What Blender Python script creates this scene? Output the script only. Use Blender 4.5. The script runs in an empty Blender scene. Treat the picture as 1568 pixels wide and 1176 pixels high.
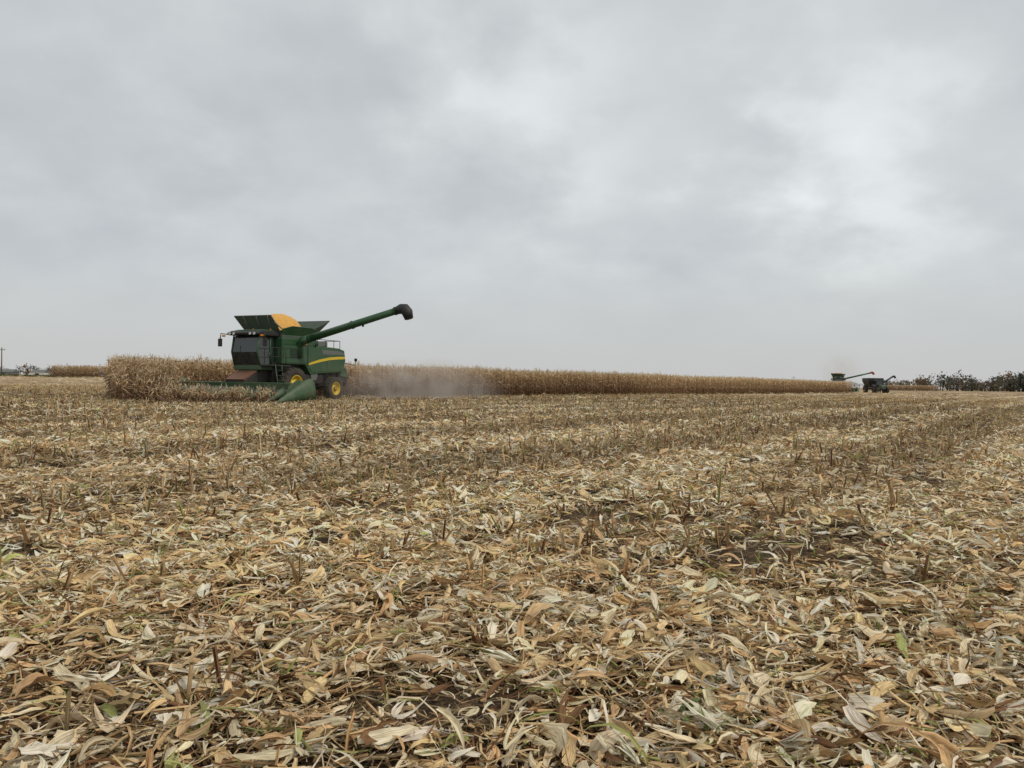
import bpy, math, random
import numpy as np
from mathutils import Vector, Matrix
rng=np.random.default_rng(7); random.seed(7)
scene=bpy.context.scene
R=math.radians
# ------------------------------------------------------------ helpers
ROW=R(37); U=np.array([math.sin(ROW),math.cos(ROW)]); NN=np.array([-math.cos(ROW),math.sin(ROW)])
P1=np.array([-11.3,55.0])
A=np.array([-19.2,37.2]); LB=np.array([math.sin(R(-28)),math.cos(R(-28))])
def ncoord(x,y): return (x-P1[0])*NN[0]+(y-P1[1])*NN[1]
def scoord(x,y): return (x-P1[0])*U[0]+(y-P1[1])*U[1]
def right_of_LB(P): 
    d=P-A; return (d[:,0]*LB[1]-d[:,1]*LB[0])>0
def in_corn(x,y): return (ncoord(x,y)>.3)&(scoord(x,y)>-18)&(scoord(x,y)<143.2)&right_of_LB(np.stack([x,y],-1))
def sstep(a,b,v):
    t=np.clip((v-a)/(b-a),0,1); return t*t*(3-2*t)
def terrain(x,y):
    x=np.asarray(x,float); y=np.asarray(y,float)
    far=0.85*sstep(75,150,y)*sstep(-30,-75,x)
    d=np.hypot(x,y); fade=1-sstep(9,14,d)
    m=0.018*np.cos(2*np.pi*ncoord(x,y)/0.76)+0.02*np.sin(x*2.3+1)*np.sin(y*1.9+.4)+0.012*np.sin(x*5.1+y*3.3)+0.01*np.sin(y*6.7-x*4.1)
    return far+m*fade
def pnoise(x,y,f,seed):
    r=np.random.default_rng(seed); v=0
    for i in range(7):
        a=r.uniform(0,6.28); ff=f*r.uniform(.6,1.7); v=v+np.sin(ff*(x*math.cos(a)+y*math.sin(a))+r.uniform(0,6.28))
    return v/7*1.9
def link(o,parent=None):
    scene.collection.objects.link(o)
    if parent is not None: o.parent=parent
    return o
class Geo:
    def __init__(s): s.v=[];s.f=[];s.c=[];s.u=[];s.n=0
    def add(s,v,f,c,u):
        s.v.append(v.astype(np.float32));s.f.append((f+s.n).astype(np.int32));s.c.append(c.astype(np.float32));s.u.append(u.astype(np.float32));s.n+=len(v)
    def obj(s,name,mat):
        v=np.concatenate(s.v);f=np.concatenate(s.f);c=np.concatenate(s.c);u=np.concatenate(s.u)
        me=bpy.data.meshes.new(name)
        me.vertices.add(len(v)); me.vertices.foreach_set('co',v.ravel())
        me.loops.add(f.size); me.loops.foreach_set('vertex_index',f.ravel())
        me.polygons.add(len(f)); me.polygons.foreach_set('loop_start',np.arange(0,f.size,4,dtype=np.int32))
        me.polygons.foreach_set('use_smooth',np.ones(len(f),dtype=bool))
        me.update(calc_edges=True)
        a=me.attributes.new('col','FLOAT_COLOR','POINT'); c4=np.ones((len(v),4),np.float32); c4[:,:3]=c
        a.data.foreach_set('color',c4.ravel())
        a=me.attributes.new('luv','FLOAT_VECTOR','POINT'); a.data.foreach_set('vector',u.ravel())
        me.materials.append(mat)
        print(name,len(f))
        return link(bpy.data.objects.new(name,me))
def prof_leaf(t): return np.clip(np.sin(np.pi*np.clip(t*0.93+0.05,0,1))**0.7,0.06,1)
def prof_husk(t): return np.clip(np.sin(np.pi*np.clip(t*0.9+0.1,0,1))**0.55,0.05,1)
def prof_taper(t): return np.clip((.55+1.4*np.minimum(t,.3))*(1-t**1.6)**.9,0.04,1)
def prof_torn(t): return np.clip(.75+.25*np.sin(t*9)-.35*t**3,0.2,1)
def prof_corn(t): return np.clip((1-t)**0.6*(0.6+1.2*np.minimum(t*3,0.4)),0.05,1)
def prof_flat(t): return np.ones_like(t)
def pieces(g,m,k,L,W,curl,bend,pos,yaw,pitch,roll,col,prof,origin0=False,tipcol=None,rest=True,sickle=0,jit=0):
    N=len(L)
    if N==0:return
    t=np.linspace(0,1,m+1);s=np.linspace(-1,1,k+1)
    c=np.asarray(curl)[:,None,None];b=np.asarray(bend)[:,None,None]
    b=np.where(np.abs(b)<.02,.02,b); c=np.where(np.abs(c)<.02,.02,c)
    hw=(W[:,None]/2*prof(t)[None])[:,:,None]
    ang=c*s[None,None,:]
    y=hw*np.sin(ang)/c; z=hw*(1-np.cos(ang))/c
    phi=b*(t[None,:,None]-.5)
    x=L[:,None,None]*np.sin(phi)/b+0*y
    z=z-L[:,None,None]*(1-np.cos(phi))/b
    if jit:
        y=y+hw*rng.normal(0,jit,y.shape); z=z+hw*rng.normal(0,jit*1.2,z.shape)
    if sickle:
        sk=rng.normal(0,sickle,N)[:,None,None]; y=y+sk*L[:,None,None]*(t[None,:,None]-.5)**2*2
    if origin0:
        x=x-x[:,:1,:].mean(2,keepdims=True); z=z-z[:,:1,:].mean(2,keepdims=True); y=y-y[:,:1,:].mean(2,keepdims=True)
    e=lambda a:np.asarray(a)[:,None,None]
    cr,sr=np.cos(e(roll)),np.sin(e(roll)); y,z=y*cr-z*sr,y*sr+z*cr
    cp,sp=np.cos(e(pitch)),np.sin(e(pitch)); x,z=x*cp+z*sp,-x*sp+z*cp
    cy,sy=np.cos(e(yaw)),np.sin(e(yaw)); x,y=x*cy-y*sy,x*sy+y*cy
    if rest and not origin0:
        z=z-z.min(axis=(1,2),keepdims=True)*0.75
    v=np.stack([x+e(pos[:,0]),y+e(pos[:,1]),z+e(pos[:,2])],-1).reshape(-1,3)
    nv=(m+1)*(k+1)
    i,j=np.meshgrid(np.arange(m),np.arange(k),indexing='ij')
    a=(i*(k+1)+j).ravel(); q=np.stack([a,a+1,a+k+2,a+k+1],-1)
    f=(q[None]+(np.arange(N)*nv)[:,None,None]).reshape(-1,4)
    cc=np.repeat(col[:,None,:],nv,1)
    if tipcol is not None:
        w=np.repeat(t,k+1)[None,:,None]; cc=cc*(1-w)+w*tipcol[:,None,:]
    u=np.zeros((N,nv,3)); u[:,:,0]=np.tile(s,m+1)[None]*(W[:,None]*20)+rng.uniform(0,50,N)[:,None]; u[:,:,1]=np.repeat(t,k+1)[None]*(L[:,None]*6); u[:,:,2]=rng.uniform(0,20,N)[:,None]
    g.add(v,f,cc.reshape(-1,3),u.reshape(-1,3))

# ------------------------------------------------------------ materials
def newmat(name):
    m=bpy.data.materials.new(name); m.use_nodes=True; nt=m.node_tree; nt.nodes.clear(); return m,nt
class NT:
    def __init__(s,nt): s.nt=nt
    def n(s,t,**kw):
        nd=s.nt.nodes.new(t)
        ins=kw.pop('ins',{})
        for k,v in kw.items(): setattr(nd,k,v)
        for k,v in ins.items():
            if isinstance(v,bpy.types.NodeSocket): s.nt.links.new(v,nd.inputs[k])
            else: nd.inputs[k].default_value=v
        return nd
    def math(s,op,a,b=None,c=None,clamp=False):
        nd=s.nt.nodes.new('ShaderNodeMath'); nd.operation=op; nd.use_clamp=clamp
        for i,v in enumerate((a,b,c)):
            if v is None: continue
            if isinstance(v,bpy.types.NodeSocket): s.nt.links.new(v,nd.inputs[i])
            else: nd.inputs[i].default_value=v
        return nd.outputs[0]
    def mix(s,f,a,b,bt='MIX'):
        nd=s.nt.nodes.new('ShaderNodeMix'); nd.data_type='RGBA'; nd.blend_type=bt
        for i,v in ((0,f),(6,a),(7,b)):
            if isinstance(v,bpy.types.NodeSocket): s.nt.links.new(v,nd.inputs[i])
            else: nd.inputs[i].default_value=(v if i==0 else (*v,1) if len(v)==3 else v)
        return nd.outputs[2]
    def ramp(s,f,stops):
        nd=s.nt.nodes.new('ShaderNodeValToRGB'); s.nt.links.new(f,nd.inputs[0])
        cr=nd.color_ramp
        while len(cr.elements)<len(stops): cr.elements.new(.5)
        for e,(p,c) in zip(cr.elements,stops):
            e.position=p; e.color=(*c,1) if not isinstance(c,(int,float)) else (c,c,c,1)
        return nd.outputs[0]
def leafmat(name,trans=.12,vein=.34,lift=1.0,spec=.08):
    m,nt=newmat(name);N=NT(nt)
    col=N.n('ShaderNodeAttribute',attribute_name='col').outputs['Color']
    uv=N.n('ShaderNodeAttribute',attribute_name='luv').outputs['Vector']
    mp=N.n('ShaderNodeMapping',ins={'Vector':uv,'Scale':(9,1.2,1)}).outputs[0]
    ns=N.n('ShaderNodeTexNoise',ins={'Vector':mp,'Scale':1.0,'Detail':1.0}).outputs['Fac']
    mp2=N.n('ShaderNodeMapping',ins={'Vector':uv,'Scale':(1.5,2.5,1)}).outputs[0]
    n2=N.n('ShaderNodeTexNoise',ins={'Vector':mp2,'Scale':1.3,'Detail':2.0}).outputs['Fac']
    f=N.n('ShaderNodeMapRange',ins={0:ns,1:.35,2:.65,3:1-vein,4:1+vein*.5}).outputs[0]
    f2=N.n('ShaderNodeMapRange',ins={0:n2,1:.3,2:.7,3:.70*lift,4:1.16*lift}).outputs[0]
    ff=N.math('MULTIPLY',f,f2)
    vv=N.n('ShaderNodeVectorMath',operation='SCALE',ins={0:col,'Scale':ff}).outputs[0]
    vv=N.n('ShaderNodeVectorMath',operation='MINIMUM',ins={0:vv,1:(.93,.84,.70)}).outputs[0]
    p=N.n('ShaderNodeBsdfPrincipled',ins={'Base Color':vv,'Roughness':.7,'Specular IOR Level':spec})
    tr=N.n('ShaderNodeBsdfTranslucent',ins={'Color':vv})
    mx=N.n('ShaderNodeMixShader',ins={0:trans,1:p.outputs[0],2:tr.outputs[0]})
    o=N.n('ShaderNodeOutputMaterial',ins={0:mx.outputs[0]})
    return m
M_res=leafmat('dry_husk_and_leaf',lift=1.10); M_corn=leafmat('dry_corn_plant',.18,.2); M_tree=leafmat('tree_foliage',.1,.1)
def paint(name,col,rough=.4,metal=0,dust=.35,spec=.5,bumpy=0):
    m,nt=newmat(name);N=NT(nt)
    tc=N.n('ShaderNodeTexCoord').outputs['Object']
    n1=N.n('ShaderNodeTexNoise',ins={'Vector':tc,'Scale':1.7,'Detail':8.0,'Roughness':.65}).outputs['Fac']
    z=N.n('ShaderNodeSeparateXYZ',ins={0:tc}).outputs[2]
    low=N.n('ShaderNodeMapRange',ins={0:z,1:0.2,2:3.2,3:1.0,4:.25}).outputs[0]
    k=N.n('ShaderNodeMapRange',ins={0:n1,1:.35,2:.75,3:0.15,4:1.0}).outputs[0]
    f=N.math('MULTIPLY',N.math('MULTIPLY',low,k),dust)
    c=N.mix(f,col,(.26,.2,.13))
    r=N.math('ADD',rough,N.math('MULTIPLY',f,.5))
    p=N.n('ShaderNodeBsdfPrincipled',ins={'Base Color':c,'Roughness':r,'Metallic':metal,'Specular IOR Level':spec})
    N.n('ShaderNodeOutputMaterial',ins={0:p.outputs[0]})
    return m
G=paint('green_paint',(.018,.082,.03),.38,dust=.45); G2=paint('dark_green_panel',(.055,.085,.06),.5,dust=.5)
Y=paint('yellow_paint',(.72,.50,.02),.4,dust=.3); K=paint('black_plastic',(.015,.016,.016),.55,dust=.25)
TY=paint('tyre_rubber',(.02,.02,.02),.85,dust=.5); GL=paint('cab_glass',(.022,.03,.03),.05,dust=.12,spec=.8)
GR=paint('grey_metal',(.16,.17,.16),.5,.3); OR=paint('orange_light',(.8,.25,.01),.3,dust=0); RD=paint('red_paint',(.35,.03,.02),.4)
BR=paint('rusty_brown',(.15,.06,.035),.6); WH=paint('white_paint',(.6,.6,.58),.6,dust=.1); WD=paint('weathered_wood',(.12,.10,.08),.9)
LT=paint('lamp_lens',(.6,.6,.58),.15,dust=.1)
m,nt=newmat('corn_grain');N=NT(nt)
tc=N.n('ShaderNodeTexCoord').outputs['Object']
vo=N.n('ShaderNodeTexVoronoi',ins={'Vector':tc,'Scale':45.0})
n9=N.n('ShaderNodeTexNoise',ins={'Vector':tc,'Scale':4.0,'Detail':4.0}).outputs['Fac']
c=N.mix(vo.outputs['Color'],(.72,.33,.05),(.86,.50,.11))
c=N.mix(N.n('ShaderNodeMapRange',ins={0:n9,1:.4,2:.7,3:0.0,4:.4}).outputs[0],c,(.50,.24,.06))
b=N.n('ShaderNodeBump',ins={'Strength':.7,'Distance':.02,'Height':vo.outputs['Distance']})
p=N.n('ShaderNodeBsdfPrincipled',ins={'Base Color':c,'Roughness':.6,'Normal':b.outputs[0]});N.n('ShaderNodeOutputMaterial',ins={0:p.outputs[0]});GRAIN=m

# ------------------------------------------------------------ ground
def axis(lo,hi,fine_lo,fine_hi,step):
    a=list(np.arange(fine_lo,fine_hi+1e-6,step)); s=step;x=a[-1]
    while x<hi: s*=1.13; x+=s; a.append(min(x,hi))
    s=step;x=a[0];b=[]
    while x>lo: s*=1.13; x-=s; b.append(max(x,lo))
    return np.array(b[::-1]+a)
xs=axis(-3000,3000,-10,10,.1); ys=axis(-200,4000,0,14,.1)
X,Yy=np.meshgrid(xs,ys,indexing='ij'); Z=terrain(X,Yy)
v=np.stack([X,Yy,Z],-1).reshape(-1,3)
i,j=np.meshgrid(np.arange(len(xs)-1),np.arange(len(ys)-1),indexing='ij'); a=(i*len(ys)+j).ravel()
f=np.stack([a,a+len(ys),a+len(ys)+1,a+1],-1)
m,nt=newmat('stubble_soil');N=NT(nt)
geo=N.n('ShaderNodeNewGeometry').outputs['Position']
rot=N.n('ShaderNodeMapping',ins={'Vector':geo,'Rotation':(0,0,ROW)}).outputs[0]   # y axis now along the rows
st=N.n('ShaderNodeMapping',ins={'Vector':rot,'Scale':(1,.35,1)}).outputs[0]
n1=N.n('ShaderNodeTexNoise',ins={'Vector':geo,'Scale':28.0,'Detail':6.0,'Roughness':.7}).outputs['Fac']
n2=N.n('ShaderNodeTexNoise',ins={'Vector':st,'Scale':2.2,'Detail':6.0,'Roughness':.65}).outputs['Fac']
n3=N.n('ShaderNodeTexNoise',ins={'Vector':N.n('ShaderNodeMapping',ins={'Vector':rot,'Scale':(1,.06,1)}).outputs[0],'Scale':.35,'Detail':4.0}).outputs['Fac']
s=N.math('ADD',N.math('ADD',N.math('MULTIPLY',n1,.45),N.math('MULTIPLY',n2,.3)),N.math('MULTIPLY',n3,.35))
c=N.ramp(s,[(.48,(.022,.016,.012)),(.56,(.07,.046,.026)),(.63,(.26,.17,.09)),(.71,(.52,.39,.23))])
s2=N.math('ADD',N.math('ADD',N.math('MULTIPLY',n1,.3),N.math('MULTIPLY',n2,.35)),N.math('MULTIPLY',n3,.45))
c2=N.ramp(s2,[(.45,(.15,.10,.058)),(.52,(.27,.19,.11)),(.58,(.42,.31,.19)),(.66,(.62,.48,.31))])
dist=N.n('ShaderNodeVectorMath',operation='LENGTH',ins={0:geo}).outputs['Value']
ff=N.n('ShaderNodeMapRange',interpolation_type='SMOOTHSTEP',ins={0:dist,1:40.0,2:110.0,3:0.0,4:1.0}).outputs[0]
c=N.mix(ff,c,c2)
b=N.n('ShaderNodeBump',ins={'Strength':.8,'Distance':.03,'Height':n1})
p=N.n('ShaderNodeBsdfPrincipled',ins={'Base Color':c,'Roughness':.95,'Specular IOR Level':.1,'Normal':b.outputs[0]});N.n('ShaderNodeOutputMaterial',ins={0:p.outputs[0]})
g=Geo(); g.add(v,f,np.zeros((len(v),3)),np.zeros((len(v),3))); g.obj('ground',m)

# ------------------------------------------------------------ residue
PAL=np.array([(.83,.60,.32),(.92,.76,.50),(.62,.41,.21),(.25,.13,.065),(.54,.40,.21),(.44,.44,.16),(.42,.07,.04),(.92,.82,.63),(.74,.48,.24)])
def colours(N,w,dark=None):
    w=np.array(w,float);w/=w.sum()
    c=PAL[rng.choice(len(PAL),N,p=w)]*rng.uniform(.70,1.1,(N,1))*rng.uniform(.97,1.03,(N,3))
    if dark is not None: c=c*dark[:,None]
    return np.clip(c,0,.92)
def sector(r1,r2,dens,half=R(47)):
    area=half*(r2*r2-r1*r1); N=int(dens*area)
    r=np.sqrt(rng.uniform(r1*r1,r2*r2,N)); th=rng.uniform(-half,half,N)
    return r*np.sin(th),r*np.cos(th)
def bandf(x,y):
    n=ncoord(x,y)+.5*pnoise(x,y,.12,77); v=.5+.5*np.sin(2*np.pi*n/4.57+1.0+.6*np.sin(n*.31)); return v*v*(3-2*v)
def cover(x,y):
    band=bandf(x,y)
    soil=sstep(.5,.9,pnoise(x,y,2.6,55))   # bare patches
    return np.clip((.58+.30*band+.36*pnoise(x,y,1.3,3)+.26*pnoise(x,y,4.5,5))*(1-.88*soil),.03,1),band
def shade(x,y,band):
    f=sstep(5,16,np.hypot(x,y))
    return np.clip(.97-.27*f+(.08+.40*f)*band+.14*pnoise(x,y,.5,9),.5,1.22)
g=Geo()
def scatter(r1,r2,dens,kind,m,k,big=1.0,half=R(47)):
    x,y=sector(r1,r2,dens,half); cv,band=cover(x,y)
    keep=rng.uniform(0,1,len(x))<(cv if kind!='litter' else np.clip(cv+.15,0,1)); x,y,band=x[keep],y[keep],band[keep]
    keep=~in_corn(x,y); x,y,band=x[keep],y[keep],band[keep]
    N=len(x); sh=shade(x,y,band)
    pos=np.stack([x,y,terrain(x,y)],-1); yaw=rng.uniform(0,2*np.pi,N)
    U_=rng.uniform; sick=.25;jit=.12 if m>2 else 0
    ln=np.clip(np.exp(rng.normal(0,.36,N)),.4,1.55)
    if kind=='husk':
        L=.135*ln*big;W=L*U_(.18,.42,N); curl=U_(.2,1.7,N); bend=rng.normal(0,1.0,N)
        roll=rng.normal(0,.45,N)+np.pi*(U_(0,1,N)<.5); pitch=rng.normal(0,.2,N); pos[:,2]+=U_(0.02,.06,N)
        col=colours(N,[4,5,1.1,.5,.4,.2,0,3.0,2],sh); pr=prof_taper if rng.uniform()<.6 else prof_husk
    elif kind=='torn':
        L=.075*ln*big;W=L*U_(.18,.5,N); curl=U_(.1,1.3,N); bend=rng.normal(0,.9,N)
        roll=rng.normal(0,.5,N)+np.pi*(U_(0,1,N)<.5); pitch=rng.normal(0,.22,N); pos[:,2]+=U_(0.005,.05,N)
        col=colours(N,[4,4.5,1.8,1.0,.6,.2,0.05,3.0,2.0],sh); pr=prof_torn;jit=.2
    elif kind=='leaf':
        L=.17*np.clip(np.exp(rng.normal(0,.5,N)),.3,2.2)*big;W=U_(.006,.021,N)*big; curl=U_(.1,1.5,N); bend=rng.normal(0,1.2,N)
        roll=rng.normal(0,.8,N); pitch=rng.normal(0,.17,N); pos[:,2]+=U_(0,.035,N)
        col=colours(N,[3,3,3,3.4,2.0,1.0,0,1.3,2.2],sh); pr=prof_taper; sick=.5
    elif kind=='stalk':
        L=.13*ln*big; curl=np.full(N,2.6); W=U_(.005,.014,N)*2.6*big; bend=rng.normal(0,.15,N)
        roll=U_(0,6.28,N); pitch=rng.normal(0,.14,N); pos[:,2]+=U_(0.005,.045,N)
        col=colours(N,[3,3.2,2,1.5,2,1.4,0,2,1.8],sh); pr=prof_flat; sick=.08
    elif kind=='flake':
        L=U_(.012,.055,N)*big;W=U_(.004,.019,N)*big; curl=U_(.1,.9,N); bend=rng.normal(0,.6,N)
        roll=rng.normal(0,.5,N); pitch=rng.normal(0,.25,N); pos[:,2]+=U_(0,.04,N)
        col=colours(N,[3,4,2.2,2.4,1.2,.6,.28,4,2],sh); pr=prof_torn
    elif kind=='litter':
        L=U_(.06,.22,N)*big;W=U_(.005,.018,N)*big; curl=U_(.1,.6,N); bend=rng.normal(0,.6,N)
        roll=rng.normal(0,.5,N); pitch=rng.normal(0,.12,N)
        col=colours(N,[.8,.1,2,5,2.0,.8,0,0,1],sh*.55); pr=prof_leaf
    tip=col*rng.uniform(.7,1.1,(N,1))
    pieces(g,m,k,L,W,curl,bend,pos,yaw,pitch,roll,col,pr,tipcol=tip,sickle=sick,jit=jit)
scatter(1.3,6,750,'litter',2,1)
for _ in range(3): scatter(1.3,6,50,'husk',6,3)
scatter(1.3,6,220,'torn',3,2); scatter(1.3,6,540,'leaf',5,2); scatter(1.3,6,290,'stalk',2,4); scatter(1.3,6,950,'flake',2,1)
scatter(6,12,400,'litter',1,1,1.1)
for _ in range(2): scatter(6,12,80,'husk',3,2,1.05)
scatter(6,12,150,'torn',2,1,1.1); scatter(6,12,290,'leaf',3,1,1.1); scatter(6,12,140,'stalk',1,2,1.1); scatter(6,12,400,'flake',1,1,1.2)
for _ in range(2): scatter(12,24,44,'husk',2,1,1.3)
scatter(12,24,90,'torn',1,1,1.5); scatter(12,24,120,'leaf',2,1,1.4); scatter(12,24,50,'stalk',1,1,1.5)
scatter(24,50,30,'husk',2,1,1.7,R(44)); scatter(24,50,30,'leaf',2,1,2.0,R(44))
scatter(50,110,5.0,'husk',1,1,3.0,R(42)); scatter(50,110,4,'leaf',1,1,4.0,R(42))
scatter(110,240,.8,'husk',1,1,5.0,R(40)); scatter(110,240,.5,'leaf',1,1,6.0,R(40))
def fans(r1,r2,dens,cnt,spread,Lr,Wr,m,k,pit=(-.35,.05)):
    x,y=sector(r1,r2,dens); cv,band=cover(x,y); kp=rng.uniform(0,1,len(x))<cv+.1; x,y,band=x[kp],y[kp],band[kp]; n=len(x)
    base=rng.uniform(0,6.28,n); L0=rng.uniform(*Lr,n); c0=colours(n,[4,6,.6,.2,.2,.1,0,4,1.5],shade(x,y,band)); zz=rng.uniform(.025,.06,n); p0=rng.uniform(*pit,n)
    for q in range(cnt):
        pos=np.stack([x,y,terrain(x,y)+zz],-1); col=np.clip(c0*rng.uniform(.85,1.08,(n,1)),0,.92)
        pieces(g,m,k,L0*rng.uniform(.65,1.1,n),rng.uniform(*Wr,n),rng.uniform(.3,1.3,n),rng.uniform(-.2,1.1,n),pos,base+rng.normal(0,spread,n),p0+rng.normal(0,.1,n),rng.normal(0,.35,n)+np.pi*(rng.uniform(0,1,n)<.6),col,prof_taper,origin0=True,tipcol=col*rng.uniform(.7,1.05,(n,1)),sickle=.35,jit=.12)
fans(1.3,6,44,4,.22,(.09,.20),(.018,.038),6,2); fans(6,13,28,3,.25,(.10,.22),(.022,.045),4,1)
fans(1.6,16,6.0,5,.6,(.11,.20),(.03,.055),7,3,(-.5,.0))
g.obj('corn_residue',M_res)

# ------------------------------------------------------------ stubble rows
g=Geo()
def stubble(r1,r2,half,m,k,sheaths,prob,big=1,hs=1.0):
    P=[]
    nmax=r2+70
    ns=np.arange(-nmax-0,90,.76)
    for n0 in ns:
        ss=np.arange(-110,110,.19)
        P.append(np.stack([P1[0]+NN[0]*n0+U[0]*ss,P1[1]+NN[1]*n0+U[1]*ss],-1))
    P=np.concatenate(P); r=np.hypot(P[:,0],P[:,1]); th=np.arctan2(P[:,0],P[:,1])
    P=P[(r>r1)&(r<r2)&(np.abs(th)<half)]
    P+=rng.normal(0,.04,P.shape)
    w=.68+.5*pnoise(P[:,0],P[:,1],.5,21)+1.15*(.48-bandf(P[:,0],P[:,1]))
    P=P[rng.uniform(0,1,len(P))<prob*np.clip(w,.03,1.6)]
    P=P[~in_corn(P[:,0],P[:,1])]
    N_=len(P); x,y=P[:,0],P[:,1]
    pos=np.stack([x,y,terrain(x,y)-.01],-1)
    H=rng.uniform(.07,.25,N_)*np.where(rng.uniform(0,1,N_)<.12,1.5,1)*hs
    lean=rng.normal(0,.38,N_); yaw=rng.uniform(0,6.28,N_)
    col=colours(N_,[1.2,.4,3,3.0,3,1.8,.0,.1,1.5])*.74
    pieces(g,m,k,H,rng.uniform(.014,.024,N_)*(2.6 if k>1 else 1.1)*big,np.full(N_,2.6 if k>1 else .1),rng.normal(0,.1,N_),pos,yaw,-np.pi/2+lean,rng.uniform(0,6.28,N_),col,prof_flat,origin0=True,tipcol=col*1.2)
    for q in range(sheaths):
        L=H*rng.uniform(.6,1.6,N_); col=colours(N_,[2,1.0,3,2.4,2,1.2,0,.5,2])*.82
        pieces(g,max(2,m*3) if sheaths>1 else 2,2 if sheaths>1 else 1,L,rng.uniform(.015,.035,N_)*big,rng.uniform(.3,1.2,N_),rng.uniform(-.2,1.5,N_),pos,rng.uniform(0,6.28,N_),-rng.uniform(.5,1.4,N_),rng.normal(0,.5,N_),col,prof_taper,origin0=True,tipcol=col*.9,sickle=.2)
stubble(1.6,5,R(47),1,5,4,.18)
stubble(5,13,R(47),1,5,5,.9)
stubble(13,32,R(46),1,1,3,1.1,1.3,1.15)
stubble(32,100,R(42),1,1,1,.8,2.0,1.15)
g.obj('corn_stubble',M_res)

# green shoots / weeds
g=Geo()
x,y=sector(2.2,16,1.3); nC=len(x)
for q in range(4):
    pos=np.stack([x,y,terrain(x,y)],-1)+rng.normal(0,.012,(nC,3))*[1,1,0]
    col=np.array([.22,.26,.06])*rng.uniform(.7,1.5,(nC,1))
    pieces(g,4,2,rng.uniform(.06,.15,nC),rng.uniform(.006,.014,nC),rng.uniform(.3,1,nC),rng.uniform(0,1.2,nC),pos,rng.uniform(0,6.28,nC),-rng.uniform(.6,1.3,nC),np.zeros(nC),col,prof_leaf,origin0=True)
for (wx,wy) in ((.73,2.95),(.65,2.88)):
    n_=13; pos=np.stack([wx+rng.normal(0,.03,n_),wy+rng.normal(0,.03,n_),np.full(n_,float(terrain(wx,wy))+.05)+rng.uniform(0,.04,n_)],-1)
    pieces(g,4,2,rng.uniform(.025,.042,n_),rng.uniform(.016,.026,n_),rng.uniform(.2,.6,n_),rng.uniform(.2,.9,n_),pos,rng.uniform(0,6.28,n_),-rng.uniform(-.1,.6,n_),rng.normal(0,.3,n_),np.array([.13,.16,.06])*rng.uniform(.7,1.5,(n_,1)),prof_husk,origin0=True)
g.obj('green_weeds',M_res)

# ------------------------------------------------------------ standing corn
def corn(g,P,H,lod=0,big=1.0,cs=1.0):
    n=len(P); x,y=P[:,0],P[:,1]; z=terrain(x,y); U_=rng.uniform
    pos=np.stack([x,y,z],-1)
    sc=np.array([.46,.32,.17])*cs*U_(.6,1.2,(n,1))
    for q in range(2 if lod==0 else 1):
        pieces(g,2,1,H*.93,np.full(n,.03*big),np.full(n,.1),rng.normal(0,.12,n),pos,U_(0,6.28,n),-np.pi/2+rng.normal(0,.05,n),U_(0,6.28,n),sc*.55,prof_flat,origin0=True,tipcol=sc*1.2)
    nl=10 if lod==0 else 6
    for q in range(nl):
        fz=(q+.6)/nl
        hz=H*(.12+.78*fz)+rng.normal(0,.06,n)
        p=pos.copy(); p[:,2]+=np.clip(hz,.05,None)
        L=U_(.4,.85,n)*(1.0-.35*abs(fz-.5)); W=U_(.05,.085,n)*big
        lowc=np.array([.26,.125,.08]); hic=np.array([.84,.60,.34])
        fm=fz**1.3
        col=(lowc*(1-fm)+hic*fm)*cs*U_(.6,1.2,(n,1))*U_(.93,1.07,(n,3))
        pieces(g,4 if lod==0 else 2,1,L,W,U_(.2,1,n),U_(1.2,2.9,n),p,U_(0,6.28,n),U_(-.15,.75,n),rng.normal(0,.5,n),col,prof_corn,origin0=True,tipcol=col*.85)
    p=pos.copy();p[:,2]+=H*U_(.38,.5,n); col=np.array([.58,.44,.28])*cs*U_(.7,1.15,(n,1))
    pieces(g,2,2,U_(.2,.28,n),np.full(n,.12*big),np.full(n,1.8),U_(-.2,.2,n),p,U_(0,6.28,n),U_(.2,1.3,n),U_(0,6.28,n),col,prof_husk,origin0=True)
    p=pos.copy();p[:,2]+=H*.9
    for q in range(4 if lod==0 else 3):
        col=np.array([.82,.66,.45])*cs*U_(.7,1.2,(n,1))
        pieces(g,2,1,U_(.18,.36,n),np.full(n,.02*big),np.full(n,.1),U_(0,1.2,n),p,U_(0,6.28,n),-U_(.7,1.5,n),U_(0,6,n),col,prof_flat,origin0=True)
def rows(s0,s1,n0,n1,ds):
    out=[]
    for nn in np.arange(n0,n1,.76):
        ss=np.arange(s0,s1,ds); out.append(P1+np.outer(np.full(len(ss),nn),NN)+np.outer(ss,U))
    P=np.concatenate(out); return P+rng.normal(0,.04,P.shape)
g=Geo()
P=rows(-40,45,.2,12,.2); P=P[right_of_LB(P)&(P[:,1]>36)]
FA=np.array([-13.98,45.3]); FW=np.array([-math.sin(R(25)),-math.cos(R(25))]); LF=np.array([math.cos(R(25)),-math.sin(R(25))])
def loc(P): d=P-FA; return d@FW,d@LF
lx,ly=loc(P); P=P[~((lx<3.9)&(ly>-4.9)&(lx>-9))]
hv=2.40+.12*pnoise(P[:,0],P[:,1],.35,31)+rng.normal(0,.14,len(P))
corn(g,P,hv,0,1.15,.96)
P=rows(45,143,.2,9.5,.27); corn(g,P,2.5+.1*pnoise(P[:,0],P[:,1],.2,31)+rng.normal(0,.12,len(P)),1,1.7,1.05)
P=rows(-40,-5,-9,.2,.2); P=P[right_of_LB(P)]
lx,ly=loc(P); front=37.3+ (P[:,0]+19)*.13
k=(lx>4.1)&(ly<4.4)&(P[:,1]>front); P=P[k]; lx,ly=loc(P)
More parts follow.
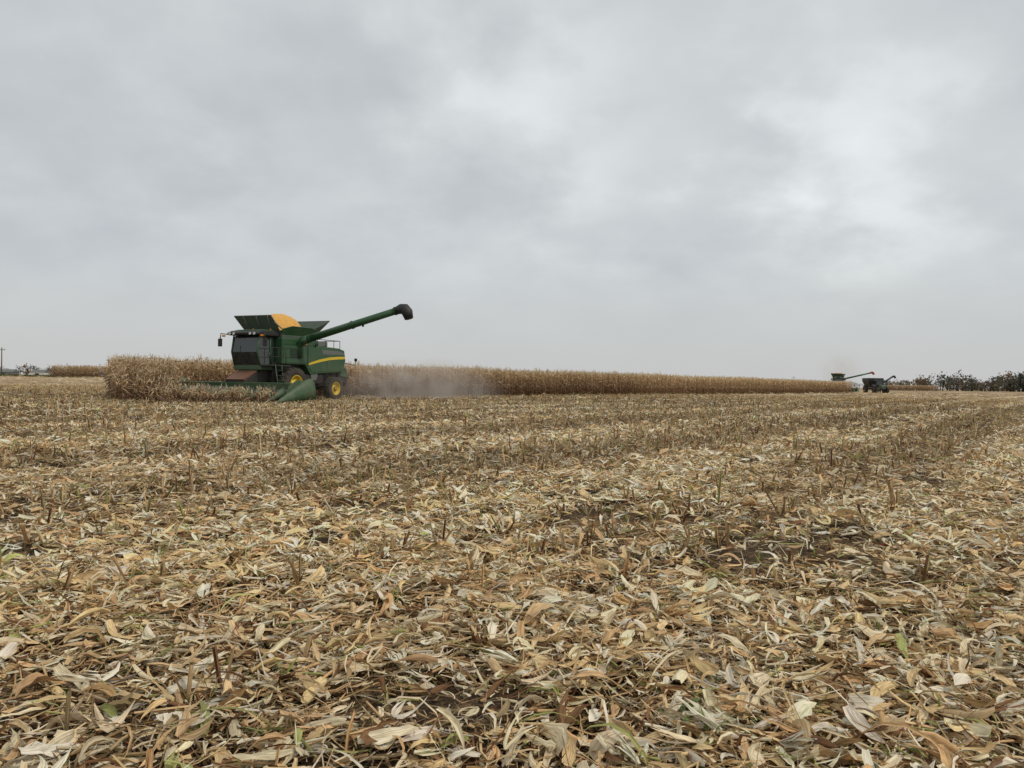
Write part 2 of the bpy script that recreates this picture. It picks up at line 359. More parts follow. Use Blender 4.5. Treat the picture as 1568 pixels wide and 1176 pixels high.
H=np.where(ly<-3.3,2.3,np.clip(2.3-(ly+3.3)*.5,.75,2.3))*rng.uniform(.7,1.08,len(P))
kk=rng.uniform(0,1,len(P))<np.where(ly<-2.5,1,.5); P=P[kk];H=H[kk]
corn(g,P,H,0,1.1,.82)
P=rows(-30,-14,-9,-1,.3); lx,ly=loc(P); k=(lx>3.9)&(lx<5.2)&(ly<4.6)&(ly>-4.6); P=P[k]
corn(g,P,rng.uniform(.45,.8,len(P)),0,1.0,.78)
g.obj('corn_field',M_corn)
g=Geo()
xx=np.concatenate([np.arange(-90,-50,.33) for _ in range(7)]); yy=np.repeat(np.arange(7)*.76+150,len(xx)//7)
P=np.stack([xx,yy+xx*0],-1)+rng.normal(0,.06,(len(xx),2)); corn(g,P,2.3+rng.normal(0,.12,len(P)),1,2.0,.9)
g.obj('corn_field',M_corn)
g=Geo()
xx=np.concatenate([np.arange(160,194,.5) for _ in range(5)]); yy=np.repeat(np.arange(5)*.76+350,len(xx)//5)
P=np.stack([xx,yy],-1)+rng.normal(0,.06,(len(xx),2)); corn(g,P,2.6+rng.normal(0,.12,len(P)),1,3.5)
g.obj('corn_field',M_corn)

# ------------------------------------------------------------ grass strip far left
g=Geo(); n_=9000
x=rng.uniform(-190,-93,n_); y=rng.uniform(155,185,n_); pos=np.stack([x,y,terrain(x,y)],-1)
pieces(g,2,1,rng.uniform(.3,.55,n_),np.full(n_,.35),np.full(n_,.1),rng.uniform(0,1,n_),pos,rng.uniform(0,6.28,n_),-rng.uniform(.5,1.4,n_),np.zeros(n_),np.array([.09,.11,.045])*rng.uniform(.6,1.5,(n_,1)),prof_leaf,origin0=True)
g.obj('grass_strip',M_tree)

# ------------------------------------------------------------ trees
g=Geo()
def tree(x,y,h,w,col,dens=1.0):
    z=0.0
    n=int(260*dens)
    lim=[((x,y,z),h*.6,h*.035,0,-np.pi/2)]
    for _ in range(6): lim.append(((x,y,z+h*random.uniform(.25,.5)),h*.4,h*.015,random.uniform(0,6.28),-random.uniform(.5,1.3)))
    for p,L,r,ya,pi_ in lim:
        pieces(g,2,4,np.array([L]),np.array([r*5.6]),np.array([2.8]),np.array([.1]),np.array([p]),np.array([ya]),np.array([pi_]),np.array([0.]),np.array([[.045,.038,.032]]),lambda t:1-.7*t,origin0=True)
    cl=[]
    for _ in range(random.randint(9,14)):
        a=random.uniform(0,6.28); rr=w*.5*random.uniform(.1,.85)
        hz=random.uniform(.12,.9)*h
        rr*=(1.15-abs(hz/h-.5)*1.3)
        cl.append((x+rr*math.cos(a),y+rr*math.sin(a),hz,random.uniform(.16,.26)*w,random.uniform(.65,1.25)))
    for cx,cy,cz,cr,cb in cl:
        k=n//len(cl)+4; d=rng.normal(0,1,(k,3)); d/=np.linalg.norm(d,axis=1,keepdims=True); d*=(rng.uniform(.2,1.15,(k,1)))
        pos=np.array([cx,cy,cz])+d*cr*[1,1,.8]
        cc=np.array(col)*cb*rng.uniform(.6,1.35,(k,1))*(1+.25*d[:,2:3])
        s_=rng.uniform(.4,1.0,k)*h*.075
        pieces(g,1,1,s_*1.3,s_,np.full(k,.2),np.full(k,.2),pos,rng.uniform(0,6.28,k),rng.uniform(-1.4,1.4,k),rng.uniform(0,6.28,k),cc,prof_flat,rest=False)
hazy_cols=[(.16,.125,.09),(.13,.13,.09),(.24,.15,.08),(.12,.125,.10),(.18,.15,.10)]  # foliage tones picked greyer: distance haze is put into the tree colour
for i in range(190):   # right
    px=random.uniform(1350,1900); d=random.uniform(430,560)
    hh=random.uniform(4.5,8.5)*(1.5 if 1430<px<1475 or px>1530 else 1.08)*(0.7 if px<1410 else 1)
    tree((px-784)/1184*d,d,hh*d/470,hh*random.uniform(1.0,1.5)*d/470,random.choice(hazy_cols),.8)
for i in range(110):   # left
    px=random.uniform(-300,200); d=random.uniform(560,720)
    hh=random.uniform(5.5,9); tree((px-784)/1184*d,d,hh*1.1,hh*random.uniform(1.1,1.8),random.choice(hazy_cols),.6)
for i in range(90):
    px=random.uniform(200,1400); d=random.uniform(850,950); hh=random.uniform(5,8); tree((px-784)/1184*d,d,hh,hh*1.8,random.choice(hazy_cols),.3)
g.obj('distant_treeline',M_tree)

# ------------------------------------------------------------ primitive builders
def mesh(name,verts,faces,mat,parent,bevel=0,smooth=False):
    me=bpy.data.meshes.new(name); me.from_pydata([tuple(v) for v in verts],[],faces); me.validate(); me.update()
    me.materials.append(mat)
    import bmesh
    bm=bmesh.new(); bm.from_mesh(me); bmesh.ops.recalc_face_normals(bm,faces=bm.faces); bm.to_mesh(me); bm.free()
    if smooth:
        for p in me.polygons: p.use_smooth=True
    o=link(bpy.data.objects.new(name,me),parent)
    if bevel:
        b=o.modifiers.new('b','BEVEL'); b.width=bevel; b.segments=2; b.limit_method='ANGLE'
    return o
def box(name,x0,x1,y0,y1,z0,z1,mat,par,bevel=.02):
    v=[(x,y,z) for x in (x0,x1) for y in (y0,y1) for z in (z0,z1)]
    return mesh(name,v,[(0,1,3,2),(4,6,7,5),(0,4,5,1),(2,3,7,6),(0,2,6,4),(1,5,7,3)],mat,par,bevel)
def prism(name,pts,y0,y1,mat,par,bevel=.02):
    n=len(pts); v=[(x,y0,z) for x,z in pts]+[(x,y1,z) for x,z in pts]
    f=[tuple(range(n)),tuple(range(2*n-1,n-1,-1))]+[(i,(i+1)%n,n+(i+1)%n,n+i) for i in range(n)]
    return mesh(name,v,f,mat,par,bevel)
def tube(name,path,rad,mat,par,n=12,cap=True):
    path=[Vector(p) for p in path]; rad=rad if isinstance(rad,(list,tuple)) else [rad]*len(path)
    v=[];f=[]
    up0=None
    for i,p in enumerate(path):
        t=(path[min(i+1,len(path)-1)]-path[max(i-1,0)]).normalized()
        a=Vector((0,0,1)) if abs(t.z)<.9 else Vector((1,0,0))
        if up0 is None: s=t.cross(a).normalized()
        else: s=(up0-t*up0.dot(t)).normalized()
        up0=s; w=t.cross(s)
        for k in range(n):
            an=2*math.pi*k/n; v.append(p+(s*math.cos(an)+w*math.sin(an))*rad[i])
    for i in range(len(path)-1):
        for k in range(n): f.append((i*n+k,i*n+(k+1)%n,(i+1)*n+(k+1)%n,(i+1)*n+k))
    if cap: f+= [tuple(range(n)),tuple(range(len(v)-n,len(v)))]
    o=mesh(name,v,f,mat,par)
    for p in o.data.polygons: p.use_smooth=len(p.vertices)==4
    return o
def lathe(name,prof,c,mat,par,n=36):
    v=[];f=[]
    for r,y in prof:
        for k in range(n):
            a=2*math.pi*k/n; v.append((c[0]+r*math.cos(a),c[1]+y,c[2]+r*math.sin(a)))
    for i in range(len(prof)-1):
        for k in range(n): f.append((i*n+k,i*n+(k+1)%n,(i+1)*n+(k+1)%n,(i+1)*n+k))
    o=mesh(name,v,f,mat,par)
    for p in o.data.polygons:p.use_smooth=True
    return o
def wheel(name,x,y,r,w,par,side,rim=Y):
    c=(x,y,r-.03)
    h=w/2
    lathe(name+'_tyre',[(.5*r,-h*.75),(.62*r,-h),(.84*r,-h),(.94*r,-h*.85),(.96*r,0),(.94*r,h*.85),(.84*r,h),(.62*r,h),(.5*r,h*.75)],c,TY,par)
    v=[];f=[];nl=20
    for k in range(nl):
        for sd in (-1,1):
            a=2*math.pi*(k+(.5 if sd>0 else 0))/nl; b=len(v)
            for (yy,da) in ((0,.10),(sd*h*.95,-.10)):
                for dd in (-.035,.035):
                    for rr in (.93*r if yy==0 else .86*r,1.0*r if yy==0 else .955*r):
                        an=a+da+dd; v.append((c[0]+rr*math.cos(an),c[1]+yy,c[2]+rr*math.sin(an)))
            f+=[(b,b+1,b+3,b+2),(b+4,b+6,b+7,b+5),(b,b+4,b+5,b+1),(b+2,b+3,b+7,b+6),(b+1,b+5,b+7,b+3)]
    mesh(name+'_lugs',v,f,TY,par)
    s=side
    lathe(name+'_rim',[(.54*r,s*h*.90),(.50*r,s*h*.93),(.47*r,s*h*.8),(.44*r,s*h*.4),(.30*r,s*h*.2),(.27*r,s*h*.5),(.12*r,s*h*.6),(.10*r,s*h*.8),(.001,s*h*.8)],c,rim,par)
    lathe(name+'_hub',[(.19*r,s*h*.62),(.17*r,s*h*.72),(.105*r,s*h*.78)],c,K,par,16)
def snout(name,y,x0,xt,w,h,zb,mat,par):
    v=[];f=[];S=8;n=9
    for i in range(S+1):
        t=i/S; x=x0+(xt-x0)*t; ww=w*(1-t)**.75+.015; hh=h*(1-t**1.5)*(.9+.1*math.cos(t*3))+.03
        zc=zb*(1-t)+.05*t
        for k in range(n):
            a=math.pi*k/(n-1); v.append((x,y+ww/2*math.cos(a),zc+hh*math.sin(a)**.8))
    for i in range(S):
        for k in range(n-1): f.append((i*n+k,i*n+k+1,(i+1)*n+k+1,(i+1)*n+k))
        f.append((i*n+n-1,i*n,(i+1)*n,(i+1)*n+n-1))
    f.append(tuple(range(n)))
    return mesh(name,v,f,mat,par,smooth=True)

# ------------------------------------------------------------ combine
def combine(pos,rotz,spout=R(88),red=False):
    E=bpy.data.objects.new('combine_harvester',None); scene.collection.objects.link(E); E.location=pos; E.rotation_euler=(0,0,rotz)
    for s in (1,-1):
        wheel('front_wheel',0,s*1.45,1.0,.66,E,s); wheel('rear_wheel',-3.75,s*1.42,.76,.5,E,s)
    tube('rear_axle',[(-3.75,-1.2,.75),(-3.75,1.2,.75)],.12,G,E); tube('front_axle',[(0,-1.3,.97),(0,1.3,.97)],.2,G,E)
    prism('chassis',[(1.2,1.0),(1.2,2.2),(-3.2,2.2),(-4.6,1.7),(-4.4,1.2),(-2.6,.75),(-.5,.75)],-1.0,1.0,K,E)
    prism('body',[(.85,2.12),(.85,3.62),(-2.0,3.62),(-2.15,3.3),(-4.3,3.24),(-4.85,3.12),(-5.0,2.5),(-4.75,1.85),(-4.3,1.72),(-3.0,1.66),(-1.6,1.55),(-1.15,2.12)],-1.4,1.4,G,E,.05)
    for s in (1,-1):
        y0,y1=sorted((s*1.398,s*1.425))
        prism('rear_side_panel',[(-1.35,2.05),(-1.35,3.2),(-4.25,3.16),(-4.8,3.04),(-4.9,2.5),(-4.68,1.95),(-4.25,1.82),(-3.0,1.78),(-1.75,1.68)],y0,y1,G,E,.012)
        prism('front_side_panel',[(.75,2.2),(.75,3.2),(-1.28,3.2),(-1.28,2.2)],*sorted((s*1.398,s*1.42)),G,E,.012)
        prism('side_panel_gap',[(-1.28,2.05),(-1.28,3.2),(-1.35,3.2),(-1.35,2.05)],*sorted((s*1.398,s*1.404)),K,E,0)
        prism('panel_seam',[(-3.1,1.8),(-3.1,2.44),(-3.13,2.44),(-3.13,1.8)],*sorted((s*1.42,s*1.428)),K,E,0)
        prism('top_seam',[(.8,3.24),(.8,3.27),(-2.1,3.27),(-2.1,3.24)],*sorted((s*1.398,s*1.408)),K,E,0)
        box('tank_step',-.9,-.3,*sorted((s*1.40,s*1.5)),3.35,3.39,K,E,0)
        y0,y1=sorted((s*1.42,s*1.433))
        top=[(-1.4,2.22),(-1.6,2.28),(-2.4,2.48),(-3.3,2.63),(-4.2,2.71),(-4.86,2.73)]
        bot=[(-4.89,2.58),(-4.2,2.55),(-3.3,2.47),(-2.4,2.32),(-1.6,2.15),(-1.4,2.12)]
        prism('yellow_stripe',top+bot,y0,y1,Y,E,0)
        prism('rear_vent',[(-2.7,2.80),(-2.6,3.08),(-4.2,3.06),(-4.72,2.96),(-4.78,2.83)],y0,y1,GR,E,0)
        for i in range(7):
            yy0,yy1=sorted((s*1.424,s*1.445)); box('vent_louvre',-.9,.2,yy0,yy1,2.5+i*.085,2.54+i*.085,K,E,0)
        box('marker_lamp',-1.2,-1.1,*sorted((s*1.42,s*1.45)),3.3,3.38,OR,E,.01)
        box('drive_guard',-2.9,-1.3,*sorted((s*1.02,s*1.3)),1.0,1.55,K,E,.05)
        tube('drive_pulley',[(-2.0,s*1.28,1.5),(-2.0,s*1.36,1.5)],.3,GR,E,20)
    box('upper_tank_wall',-2.0,.8,-1.32,1.32,3.6,3.8,G2,E)
    box('engine_block',-3.9,-2.3,-.9,.7,3.25,3.62,K,E,.05); tube('exhaust',[(-2.6,.9,3.25),(-2.6,.9,3.95),(-2.75,.9,4.1)],.08,K,E)
    tube('air_intake',[(-3.2,-.3,3.55),(-3.2,-.3,3.85)],.22,K,E); box('cooling_housing',-3.3,-2.4,.75,1.3,3.28,3.6,GR,E,.04)
    for xx in (-2.35,-3.1,-3.9,-4.5): tube('rail_post',[(xx,1.3,3.2),(xx,1.3,3.7)],.02,K,E,6)
    tube('rail',[(-2.35,1.3,3.7),(-4.5,1.3,3.7),(-4.5,-1.2,3.7)],.02,K,E,6)
    box('straw_chopper',-5.5,-4.6,-1.15,1.15,1.0,1.75,K,E,.06); prism('chopper_hood',[(-4.7,1.5),(-4.9,2.2),(-5.35,1.95),(-5.6,1.4)],-1.2,1.2,G,E)
    for y in (-.6,.6): tube('residue_spreader',[(-5.45,y,.85),(-5.45,y,1.0)],.45,K,E,20)
    tube('rear_lamp_arm',[(-4.9,1.3,2.35),(-5.5,1.75,2.2),(-5.5,1.8,2.5)],.025,K,E,6); box('rear_lamp',-5.53,-5.47,1.7,1.9,2.45,2.65,K,E)
    zt=4.86
    def panel(nm,p,mt):
        c=[Vector(q) for q in p]; nrm=(c[1]-c[0]).cross(c[2]-c[0]).normalized()*.03
        n=len(c); mesh(nm,[q for q in c]+[q+nrm for q in c],[tuple(range(n)),tuple(range(2*n-1,n-1,-1))]+[(i,(i+1)%n,n+(i+1)%n,n+i) for i in range(n)],mt,E)
    panel('tank_flap_front',[(.7,-1.25,3.78),(.7,1.25,3.78),(.98,1.2,4.2),(1.3,.95,zt),(1.3,-1.8,zt)],G2)
    panel('tank_flap_rear',[(-2.0,-1.25,3.78),(-2.0,1.25,3.78),(-2.75,1.85,zt-.04),(-2.75,-1.85,zt-.04)],G2)
    tube('flap_edge',[(1.31,-1.8,zt+.01),(1.31,.95,zt+.01)],.025,GR,E,6); tube('flap_edge',[(-2.76,-1.85,zt-.03),(-2.76,1.85,zt-.03)],.025,K,E,6)
    tube('flap_edge',[(1.31,.95,zt),(.98,1.22,4.2)],.022,GR,E,6)
    for yy in (-.9,-.1,.6): tube('flap_rib',[(.76,yy,3.82),(1.35,yy*1.2,zt-.03)],.025,GR,E,6)
    for s in (1,-1):
        panel('tank_flap_side',[(.7,s*1.25,3.78),(-2.0,s*1.25,3.78),(-2.2,s*1.45,4.15),(-1.5,s*1.55,4.32),(.2,s*1.55,4.32),(.9,s*1.4,4.12)],G)
        panel('tank_corner_rear',[(-2.0,s*1.25,3.79),(-2.2,s*1.45,4.15),(-1.75,s*1.52,4.30),(-2.74,s*1.84,zt-.05)],G2)
        tube('flap_strut',[(.3,s*1.3,3.85),(1.2,s*1.1,4.5)],.03,GR,E,6); tube('flap_strut',[(-1.6,s*1.3,3.85),(-2.6,s*1.6,4.6)],.03,K,E,6)
    v=[];f=[];n=28
    pr=[(1.6,4.1),(1.5,4.3),(1.3,4.58),(1.08,4.82),(.8,4.98),(.45,5.08),(.18,5.115),(.0,5.12)]
    for r,z in pr:
        for k in range(n):
            a=2*math.pi*k/n; rr=r*(1+.05*math.sin(3*a+1)); v.append((-.6+rr*.92*math.cos(a),-.2+rr*.84*math.sin(a),z+.02*math.sin(5*a)*(r>0)))
    for i in range(len(pr)-1):
        for k in range(n): f.append((i*n+k,i*n+(k+1)%n,(i+1)*n+(k+1)%n,(i+1)*n+k))
    mesh('grain_heap',v,f,GRAIN,E,smooth=True)
    # cab
    prism('cab_glass',[(.95,2.05),(1.0,3.68),(2.15,3.66),(2.32,2.75),(2.1,2.0)],-.93,.93,GL,E,.05)
    prism('cab_roof',[(.7,3.68),(.72,3.88),(1.2,3.98),(2.2,3.95),(2.55,3.82),(2.5,3.68)],-1.12,1.12,K,E,.05)
    prism('cab_roof_cap',[(.8,3.9),(.95,4.03),(1.9,4.03),(2.2,3.96)],-.95,.95,G,E,.03)
    for y in (-.9,-.6,.6,.9): tube('work_lamp',[(2.5,y,3.76),(2.58,y,3.76)],.075,LT,E,10)
    tube('wiper',[(2.14,.1,2.1),(2.32,-.3,2.75),(2.26,-.35,3.1)],.018,K,E,6)
    for s in (1,-1):
        tube('cab_pillar',[(2.1,s*.94,2.0),(2.33,s*.94,2.75),(2.17,s*.94,3.68)],.045,G,E,6)
        tube('door_pillar',[(1.3,s*.95,2.05),(1.32,s*.95,3.68)],.04,G,E,6)
        tube('door_handle',[(1.4,s*.98,2.5),(1.4,s*.98,2.75)],.02,GR,E,6)
        tube('mirror_arm',[(2.3,s*1.05,3.72),(2.5,s*1.6,3.78),(2.5,s*1.65,3.45)],.03,K,E,6)
        box('mirror',2.46,2.54,s*1.65-.14,s*1.65+.14,3.05,3.5,K,E,.03)
        box('indicator_lamp',2.42,2.55,s*1.4-.09,s*1.4+.09,3.6,3.7,OR,E,.02)
    tube('beacon',[(.9,.6,3.98),(.9,.6,4.16)],.07,OR,E,10); tube('beacon',[(.9,-.7,3.98),(.9,-.7,4.16)],.07,OR,E,10)
    box('cab_base',.8,2.1,-1.0,1.0,1.75,2.06,G,E,.04)
    box('platform',.5,2.1,.98,1.75,1.98,2.06,K,E,.01)
    for xx in (.9,1.5,2.05): tube('platform_post',[(xx,1.72,2.05),(xx,1.72,3.0)],.022,K,E,6)
    tube('platform_rail',[(.55,1.72,3.0),(2.05,1.72,3.0)],.022,K,E,6); tube('platform_rail',[(.55,1.72,2.5),(2.05,1.72,2.5)],.018,K,E,6)
    for dx in (-.0,.5): tube('ladder_rail',[(1.35+dx,1.8,2.05),(1.35+dx,2.1,.55)],.03,G,E,6)
    for i in range(5): box('ladder_step',1.35,1.85,1.8+.058*i,1.98+.058*i,1.72-.28*i,1.76-.28*i,K,E,0)
    prism('feeder_house',[(.9,1.15),(.9,1.9),(1.4,1.95),(3.0,1.15),(3.0,.45)],-.72,.72,K,E,.03)
    prism('feeder_shield',[(1.9,1.75),(1.9,1.81),(3.05,1.22),(3.0,1.16)],-.7,.7,BR,E,0)
    for y in (-.5,.5): tube('feeder_cylinder',[(.9,y*1.7,.9),(2.7,y*1.7,.75)],.06,GR,E,8)
    W=4.56
    prism('header_back',[(2.85,.3),(2.8,1.0),(2.95,1.07),(3.05,1.05),(3.0,.35),(3.5,.22),(3.5,.16),(2.95,.16)],-W,W,G,E,.01)
    tube('header_beam',[(2.78,-W,.95),(2.78,W,.95)],.1,G,E)
    tube('cross_auger',[(3.32,-W,.58),(3.32,W,.58)],.14,K,E)
    v=[];f=[];T=120
    for i in range(T+1):
        yv=-W+2*W*i/T; hand=1 if yv<0 else -1; a=hand*yv*2*math.pi/.55
        for r in (.13,.30): v.append((3.32+r*math.cos(a),yv,.58+r*math.sin(a)))
    f=[(2*i,2*i+1,2*i+3,2*i+2) for i in range(T)]; mesh('auger_flighting',v,f,GR,E)
    for i in range(11): snout('row_snout',-W+.76*(i+1),3.5,4.75,.46,.42,.35,G,E)
    for i in range(12):
        yc=-W+.76*(i+.5); box('row_deck',3.5,4.1,yc-.13,yc+.13,.24,.33,K,E,0)
    for s in (1,-1):
        snout('end_divider',s*(W+.08),2.3,4.95,.78,1.08,.22,G,E)
        prism('end_sheet',[(2.25,.2),(2.25,1.15),(3.3,1.22),(3.9,.9),(4.2,.2)],*sorted((s*(W-.02),s*(W+.03))),G,E,.01)
    # unloading auger
    bx,by=-.6,1.3
    dx,dy=-math.cos(spout),math.sin(spout)
    d0=Vector((dx,dy,0)); L=6.75
    p0=Vector((bx,by,3.1)); q=Vector((bx,by,3.5))
    pts=[Vector((bx,by,2.5)),p0,Vector((bx,by,3.3))+d0*.08,q+d0*.3,q+d0*.75+Vector((0,0,.12))]
    e=q+d0*L+Vector((0,0,1.66)); dirv=(e-pts[-1]).normalized()
    tube('auger_elbow',pts,[.24,.24,.25,.25,.24],G,E,16)
    tube('unloading_auger',[pts[-1],e],[.215,.19],G,E,18)
    for t in (.02,.5,.97):
        c_=pts[-1].lerp(e,t); tube('auger_flange',[c_-dirv*.03,c_+dirv*.03],.24,G,E,16)
    tube('auger_light',[pts[-1].lerp(e,.62)+Vector((0,0,-.2)),pts[-1].lerp(e,.62)+Vector((0,0,-.3))],.06,K,E,8)
    s0=e; tube('auger_spout',[s0-dirv*.1,s0+dirv*.2+Vector((0,0,.02)),s0+dirv*.42+Vector((0,0,-.06)),s0+dirv*.60+Vector((0,0,-.28)),s0+dirv*.72+Vector((0,0,-.66))],[.22,.28,.32,.31,.24],RD if red else K,E,16)
    tube('auger_cradle',[(-2.0,1.4,3.2),(-2.0,1.55,3.5)],.04,G,E,6)
    return E
combine((FA[0],FA[1],0),math.atan2(FW[1],FW[0]))
d2=205.; combine(((1283-784)/1184*d2,d2,0),R(-112),spout=R(80),red=True)

# ------------------------------------------------------------ tractor + grain cart (far right)
E=bpy.data.objects.new('tractor_with_grain_cart',None); scene.collection.objects.link(E); d3=185.
E.location=((1346-784)/1184*d3,d3,0); E.rotation_euler=(0,0,R(-100))
for s in (1,-1):
    wheel('tractor_rear_wheel',0,s*1.15,1.0,.7,E,s,K); wheel('tractor_front_wheel',2.9,s*1.05,.75,.5,E,s,K); wheel('cart_wheel',-6,s*1.5,.95,.85,E,s,K)
prism('tractor_hood',[(.9,1.1),(.9,2.0),(3.4,1.85),(3.6,1.6),(3.6,1.0)],-.45,.45,G2,E); box('tractor_chassis',-.8,3.3,-.35,.35,.7,1.15,K,E)
prism('tractor_cab',[(-.8,1.5),(-.7,2.95),(.75,2.95),(.95,1.9),(.9,1.5)],-.8,.8,GL,E,.05); box('tractor_roof',-.9,.9,-.9,.9,2.95,3.15,G2,E,.05)
tube('tractor_exhaust',[(1.1,.6,1.8),(1.1,.6,3.1)],.06,K,E,8)
for s in (1,-1): prism('tractor_fender',[(-1.0,1.6),(-.6,2.05),(.6,2.05),(1.0,1.6)],*sorted((s*.8,s*1.5)),K,E)
v=[(-3.6,-1.1,1.3),(-3.6,1.1,1.3),(-7.6,1.1,1.3),(-7.6,-1.1,1.3),(-2.8,-1.75,2.9),(-2.8,1.75,2.9),(-8.3,1.75,2.9),(-8.3,-1.75,2.9),(-2.8,-1.75,3.6),(-2.8,1.75,3.6),(-8.3,1.75,3.6),(-8.3,-1.75,3.6)]
f=[(0,1,2,3)]+[(i,(i+1)%4,4+(i+1)%4,4+i) for i in range(4)]+[(4+i,4+(i+1)%4,8+(i+1)%4,8+i) for i in range(4)]
mesh('cart_tank',v,f,K,E); box('cart_frame',-8,-1,-.4,.4,.85,1.2,K,E)
v=[(-2.9,-1.7,3.3),(-2.9,1.7,3.3),(-8.2,1.7,3.3),(-8.2,-1.7,3.3),(-5.5,0,3.65)]
mesh('cart_grain',v,[(0,1,4),(1,2,4),(2,3,4),(3,0,4)],GRAIN,E)
tube('cart_auger',[(-2.6,.9,1.0),(-2.4,1.5,2.4),(-2.2,3.6,4.0)],.2,K,E); tube('cart_auger_spout',[(-2.2,3.6,4.0),(-2.2,4.0,4.1),(-2.2,4.2,3.6)],.25,K,E)

# ------------------------------------------------------------ distant structures
def upole(x,y,h,arm=True):
    E=bpy.data.objects.new('utility_pole',None); scene.collection.objects.link(E); E.location=(x,y,float(terrain(x,y)))
    tube('pole',[(0,0,0),(0,0,h)],[.16,.11],WD,E,8)
    if arm:
        box('crossarm',-.9,.9,-.06,.06,h-.7,h-.55,WD,E,0)
        for a in (-.8,0,.8): tube('insulator',[(a,0,h-.55),(a,0,h-.35)],.05,GR,E,6)
upole(-132.0,200,7.4)
upole((103-784)/1184*520,520,8.5); upole((153-784)/1184*520,520,8.5); upole((1529-784)/1184*480,480,12); upole((1215-784)/1184*520,520,8)
E=bpy.data.objects.new('grain_silo',None); scene.collection.objects.link(E); E.location=((206-784)/1184*400,400,.8)
tube('silo_wall',[(0,0,0),(0,0,7.2)],1.7,WH,E,20); tube('silo_roof',[(0,0,7.2),(0,0,8.2)],[1.8,.2],GR,E,20)
for z in (1.5,3,4.5,6): tube('silo_ring',[(0,0,z),(0,0,z+.1)],1.74,GR,E,20)
def barn(px,d,w,h,mt):
    E=bpy.data.objects.new('farm_building',None); scene.collection.objects.link(E); E.location=((px-784)/1184*d,d,0)
    box('walls',-w/2,w/2,-4,4,0,h*.6,mt,E,0)
    o=mesh('roof',[(-w/2-.3,-4.3,h*.6),(w/2+.3,-4.3,h*.6),(w/2+.3,4.3,h*.6),(-w/2-.3,4.3,h*.6),(-w/2-.3,0,h),(w/2+.3,0,h)],[(0,1,5,4),(2,3,4,5),(0,4,3),(1,2,5)],GR,E)
    box('door',-1.5,1.5,-4.06,-4.003,0,h*.45,K,E,0)
barn(62,560,10,5,WH); barn(10,570,14,5,GR)

# ------------------------------------------------------------ dust
def dust(name,center,dims,rotz,dens,scale,col):
    bpy.ops.mesh.primitive_uv_sphere_add(segments=24,ring_count=12,radius=1,location=center); o=bpy.context.object
    o.name=name; o.scale=dims; o.rotation_euler=(0,0,rotz)
    m,nt=newmat(name);N=NT(nt)
    tc=N.n('ShaderNodeTexCoord').outputs['Object']
    ln=N.n('ShaderNodeVectorMath',operation='LENGTH',ins={0:tc}).outputs['Value']
    geo=N.n('ShaderNodeNewGeometry').outputs['Position']
    ns=N.n('ShaderNodeTexNoise',ins={'Vector':geo,'Scale':scale,'Detail':2.0,'Roughness':.6}).outputs['Fac']
    sx=N.n('ShaderNodeSeparateXYZ',ins={0:tc}).outputs[0]
    fall=N.n('ShaderNodeMapRange',interpolation_type='SMOOTHSTEP',ins={0:ln,1:.1,2:1.0,3:1.0,4:0.0}).outputs[0]
    nf=N.n('ShaderNodeMapRange',ins={0:ns,1:.38,2:.68,3:.1,4:1.6}).outputs[0]
    ax=N.n('ShaderNodeMapRange',ins={0:sx,1:-.9,2:.7,3:2.0,4:.15}).outputs[0]
    d=N.math('MULTIPLY',N.math('MULTIPLY',N.math('MULTIPLY',fall,nf),ax),dens)
    p=N.n('ShaderNodeVolumePrincipled',ins={'Color':(*col,1),'Density':d,'Anisotropy':.0})
    N.n('ShaderNodeOutputMaterial',ins={1:p.outputs[0]})
    o.data.materials.append(m); return o
dust('dust_cloud',(-5.6,55.4,.7),(11.5,2.7,2.6),R(53+2),.42,.55,(1.0,.86,.74))
dust('dust_cloud',(91.,212.,5),(9,7,8),0,.035,.15,(1.0,.86,.74))

# ------------------------------------------------------------ world
w=bpy.data.worlds.new('World'); scene.world=w; w.use_nodes=True; nt=w.node_tree; nt.nodes.clear(); N=NT(nt)
sunel=R(50); sunaz=R(120)
sky=N.n('ShaderNodeTexSky',sky_type='NISHITA'); sky.sun_disc=False; sky.sun_elevation=sunel; sky.sun_rotation=sunaz
gen=N.n('ShaderNodeTexCoord').outputs['Generated']
sx=N.n('ShaderNodeSeparateXYZ',ins={0:gen}); z=N.math('MAXIMUM',sx.outputs[2],0.0)
den=N.math('ADD',z,.42)
pl=N.n('ShaderNodeCombineXYZ',ins={0:N.math('DIVIDE',sx.outputs[0],den),1:N.math('DIVIDE',sx.outputs[1],den),2:0.0}).outputs[0]
na=N.n('ShaderNodeTexNoise',ins={'Vector':pl,'Scale':3.8,'Detail':5.0,'Roughness':.52})
nb=N.n('ShaderNodeTexNoise',ins={'Vector':N.n('ShaderNodeMapping',ins={'Vector':pl,'Location':(3,7,0),'Scale':(.8,1.1,1)}).outputs[0],'Scale':1.4,'Detail':2.0,'Roughness':.5}).outputs['Fac']
val=N.math('ADD',N.math('MULTIPLY',N.math('SUBTRACT',na.outputs['Fac'],.5),.52),N.math('MULTIPLY',N.math('SUBTRACT',nb,.5),.14))
warp=N.n('ShaderNodeVectorMath',operation='SUBTRACT',ins={0:na.outputs['Color'],1:(.5,.5,.5)}).outputs[0]
warp=N.n('ShaderNodeVectorMath',operation='SCALE',ins={0:warp,'Scale':.42}).outputs[0]
dv=N.n('ShaderNodeVectorMath',operation='ADD',ins={0:gen,1:warp}).outputs[0]
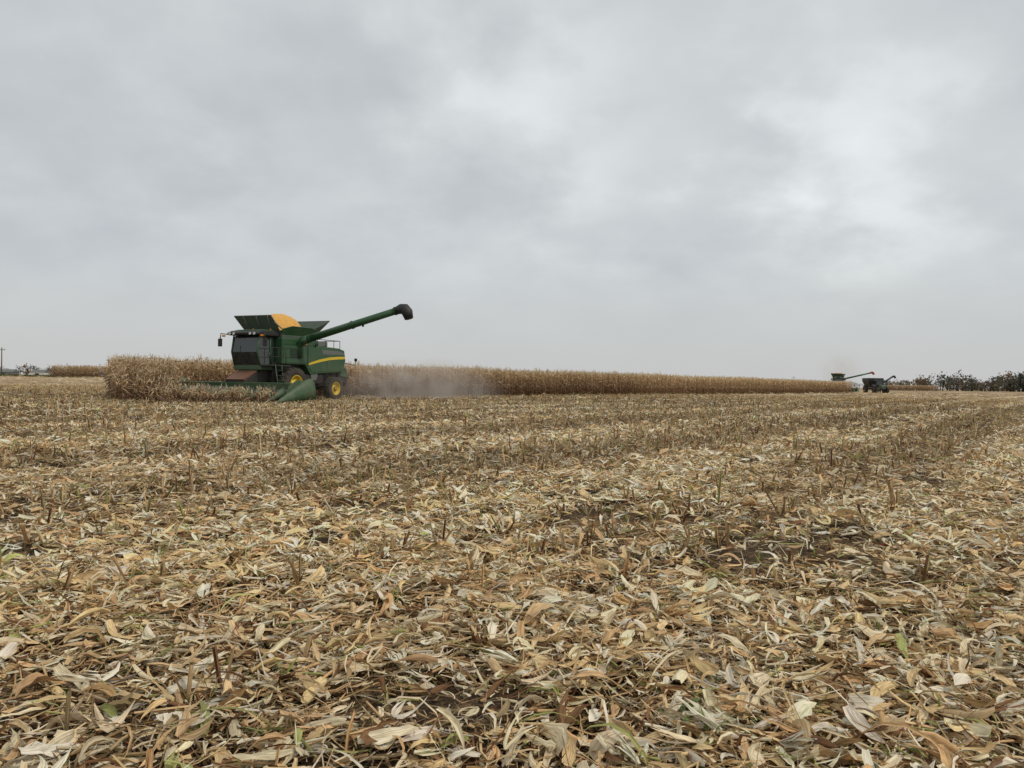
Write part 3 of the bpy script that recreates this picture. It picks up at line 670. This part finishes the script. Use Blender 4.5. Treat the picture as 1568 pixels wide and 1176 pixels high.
for px,py,rad,am in ((1300,205,.10,.16),(1230,250,.11,.08),(1370,345,.08,.15),(740,140,.11,.14),(860,60,.10,.08),(930,250,.10,.11),(1100,60,.2,.08),(390,300,.09,.07),(60,320,.26,-.08),(430,235,.20,-.05),(1080,170,.10,-.04),(250,60,.25,.06)):
    v_=Vector(((px-784)/1184,1,-(py-588)/1184)).normalized()
    ds=N.n('ShaderNodeVectorMath',operation='DISTANCE',ins={0:dv,1:tuple(v_)}).outputs['Value']
    bl=N.n('ShaderNodeMapRange',interpolation_type='SMOOTHERSTEP',ins={0:ds,1:0.0,2:rad*1.8,3:am,4:0.0}).outputs[0]
    val=N.math('ADD',val,bl)
hz=N.n('ShaderNodeMapRange',interpolation_type='SMOOTHSTEP',ins={0:sx.outputs[2],1:0.0,2:.22,3:0.0,4:1.0}).outputs[0]
val=N.math('MULTIPLY',val,N.math('ADD',N.math('MULTIPLY',hz,.8),.2))
val=N.math('ADD',val,.5)
col=N.ramp(val,[(.15,(.40,.43,.46)),(.42,(.525,.552,.57)),(.6,(.635,.663,.668)),(.9,(.86,.90,.90))])
hc=N.n('ShaderNodeMapRange',interpolation_type='SMOOTHSTEP',ins={0:sx.outputs[2],1:0.0,2:.16,3:.75,4:0.0}).outputs[0]
col=N.mix(hc,col,(.525,.525,.522))
cl=N.n('ShaderNodeVectorMath',operation='SCALE',ins={0:col,'Scale':10.6}).outputs[0]
fin=N.mix(.93,sky.outputs[0],cl)
bg=N.n('ShaderNodeBackground',ins={'Color':fin,'Strength':.1}); N.n('ShaderNodeOutputWorld',ins={0:bg.outputs[0]})
sl=bpy.data.lights.new('sun','SUN'); sl.energy=1.5; sl.angle=R(10); sl.color=(1,.92,.80); so=link(bpy.data.objects.new('sun',sl))
sd=Vector((math.sin(sunaz)*math.cos(sunel),math.cos(sunaz)*math.cos(sunel),math.sin(sunel))); so.rotation_euler=sd.to_track_quat('Z','Y').to_euler()

# ------------------------------------------------------------ camera
cd=bpy.data.cameras.new('camera'); cam=link(bpy.data.objects.new('camera',cd)); cd.sensor_width=36; cd.lens=27.2; cd.clip_end=8000; cd.clip_start=.05
cam.matrix_world=Matrix.Translation((0,0,1.3))@Matrix.Rotation(R(90-.15),4,'X')@Matrix.Rotation(R(.88),4,'Z')
scene.camera=cam
scene.view_settings.view_transform='Standard'; scene.view_settings.look='None'; scene.view_settings.exposure=0
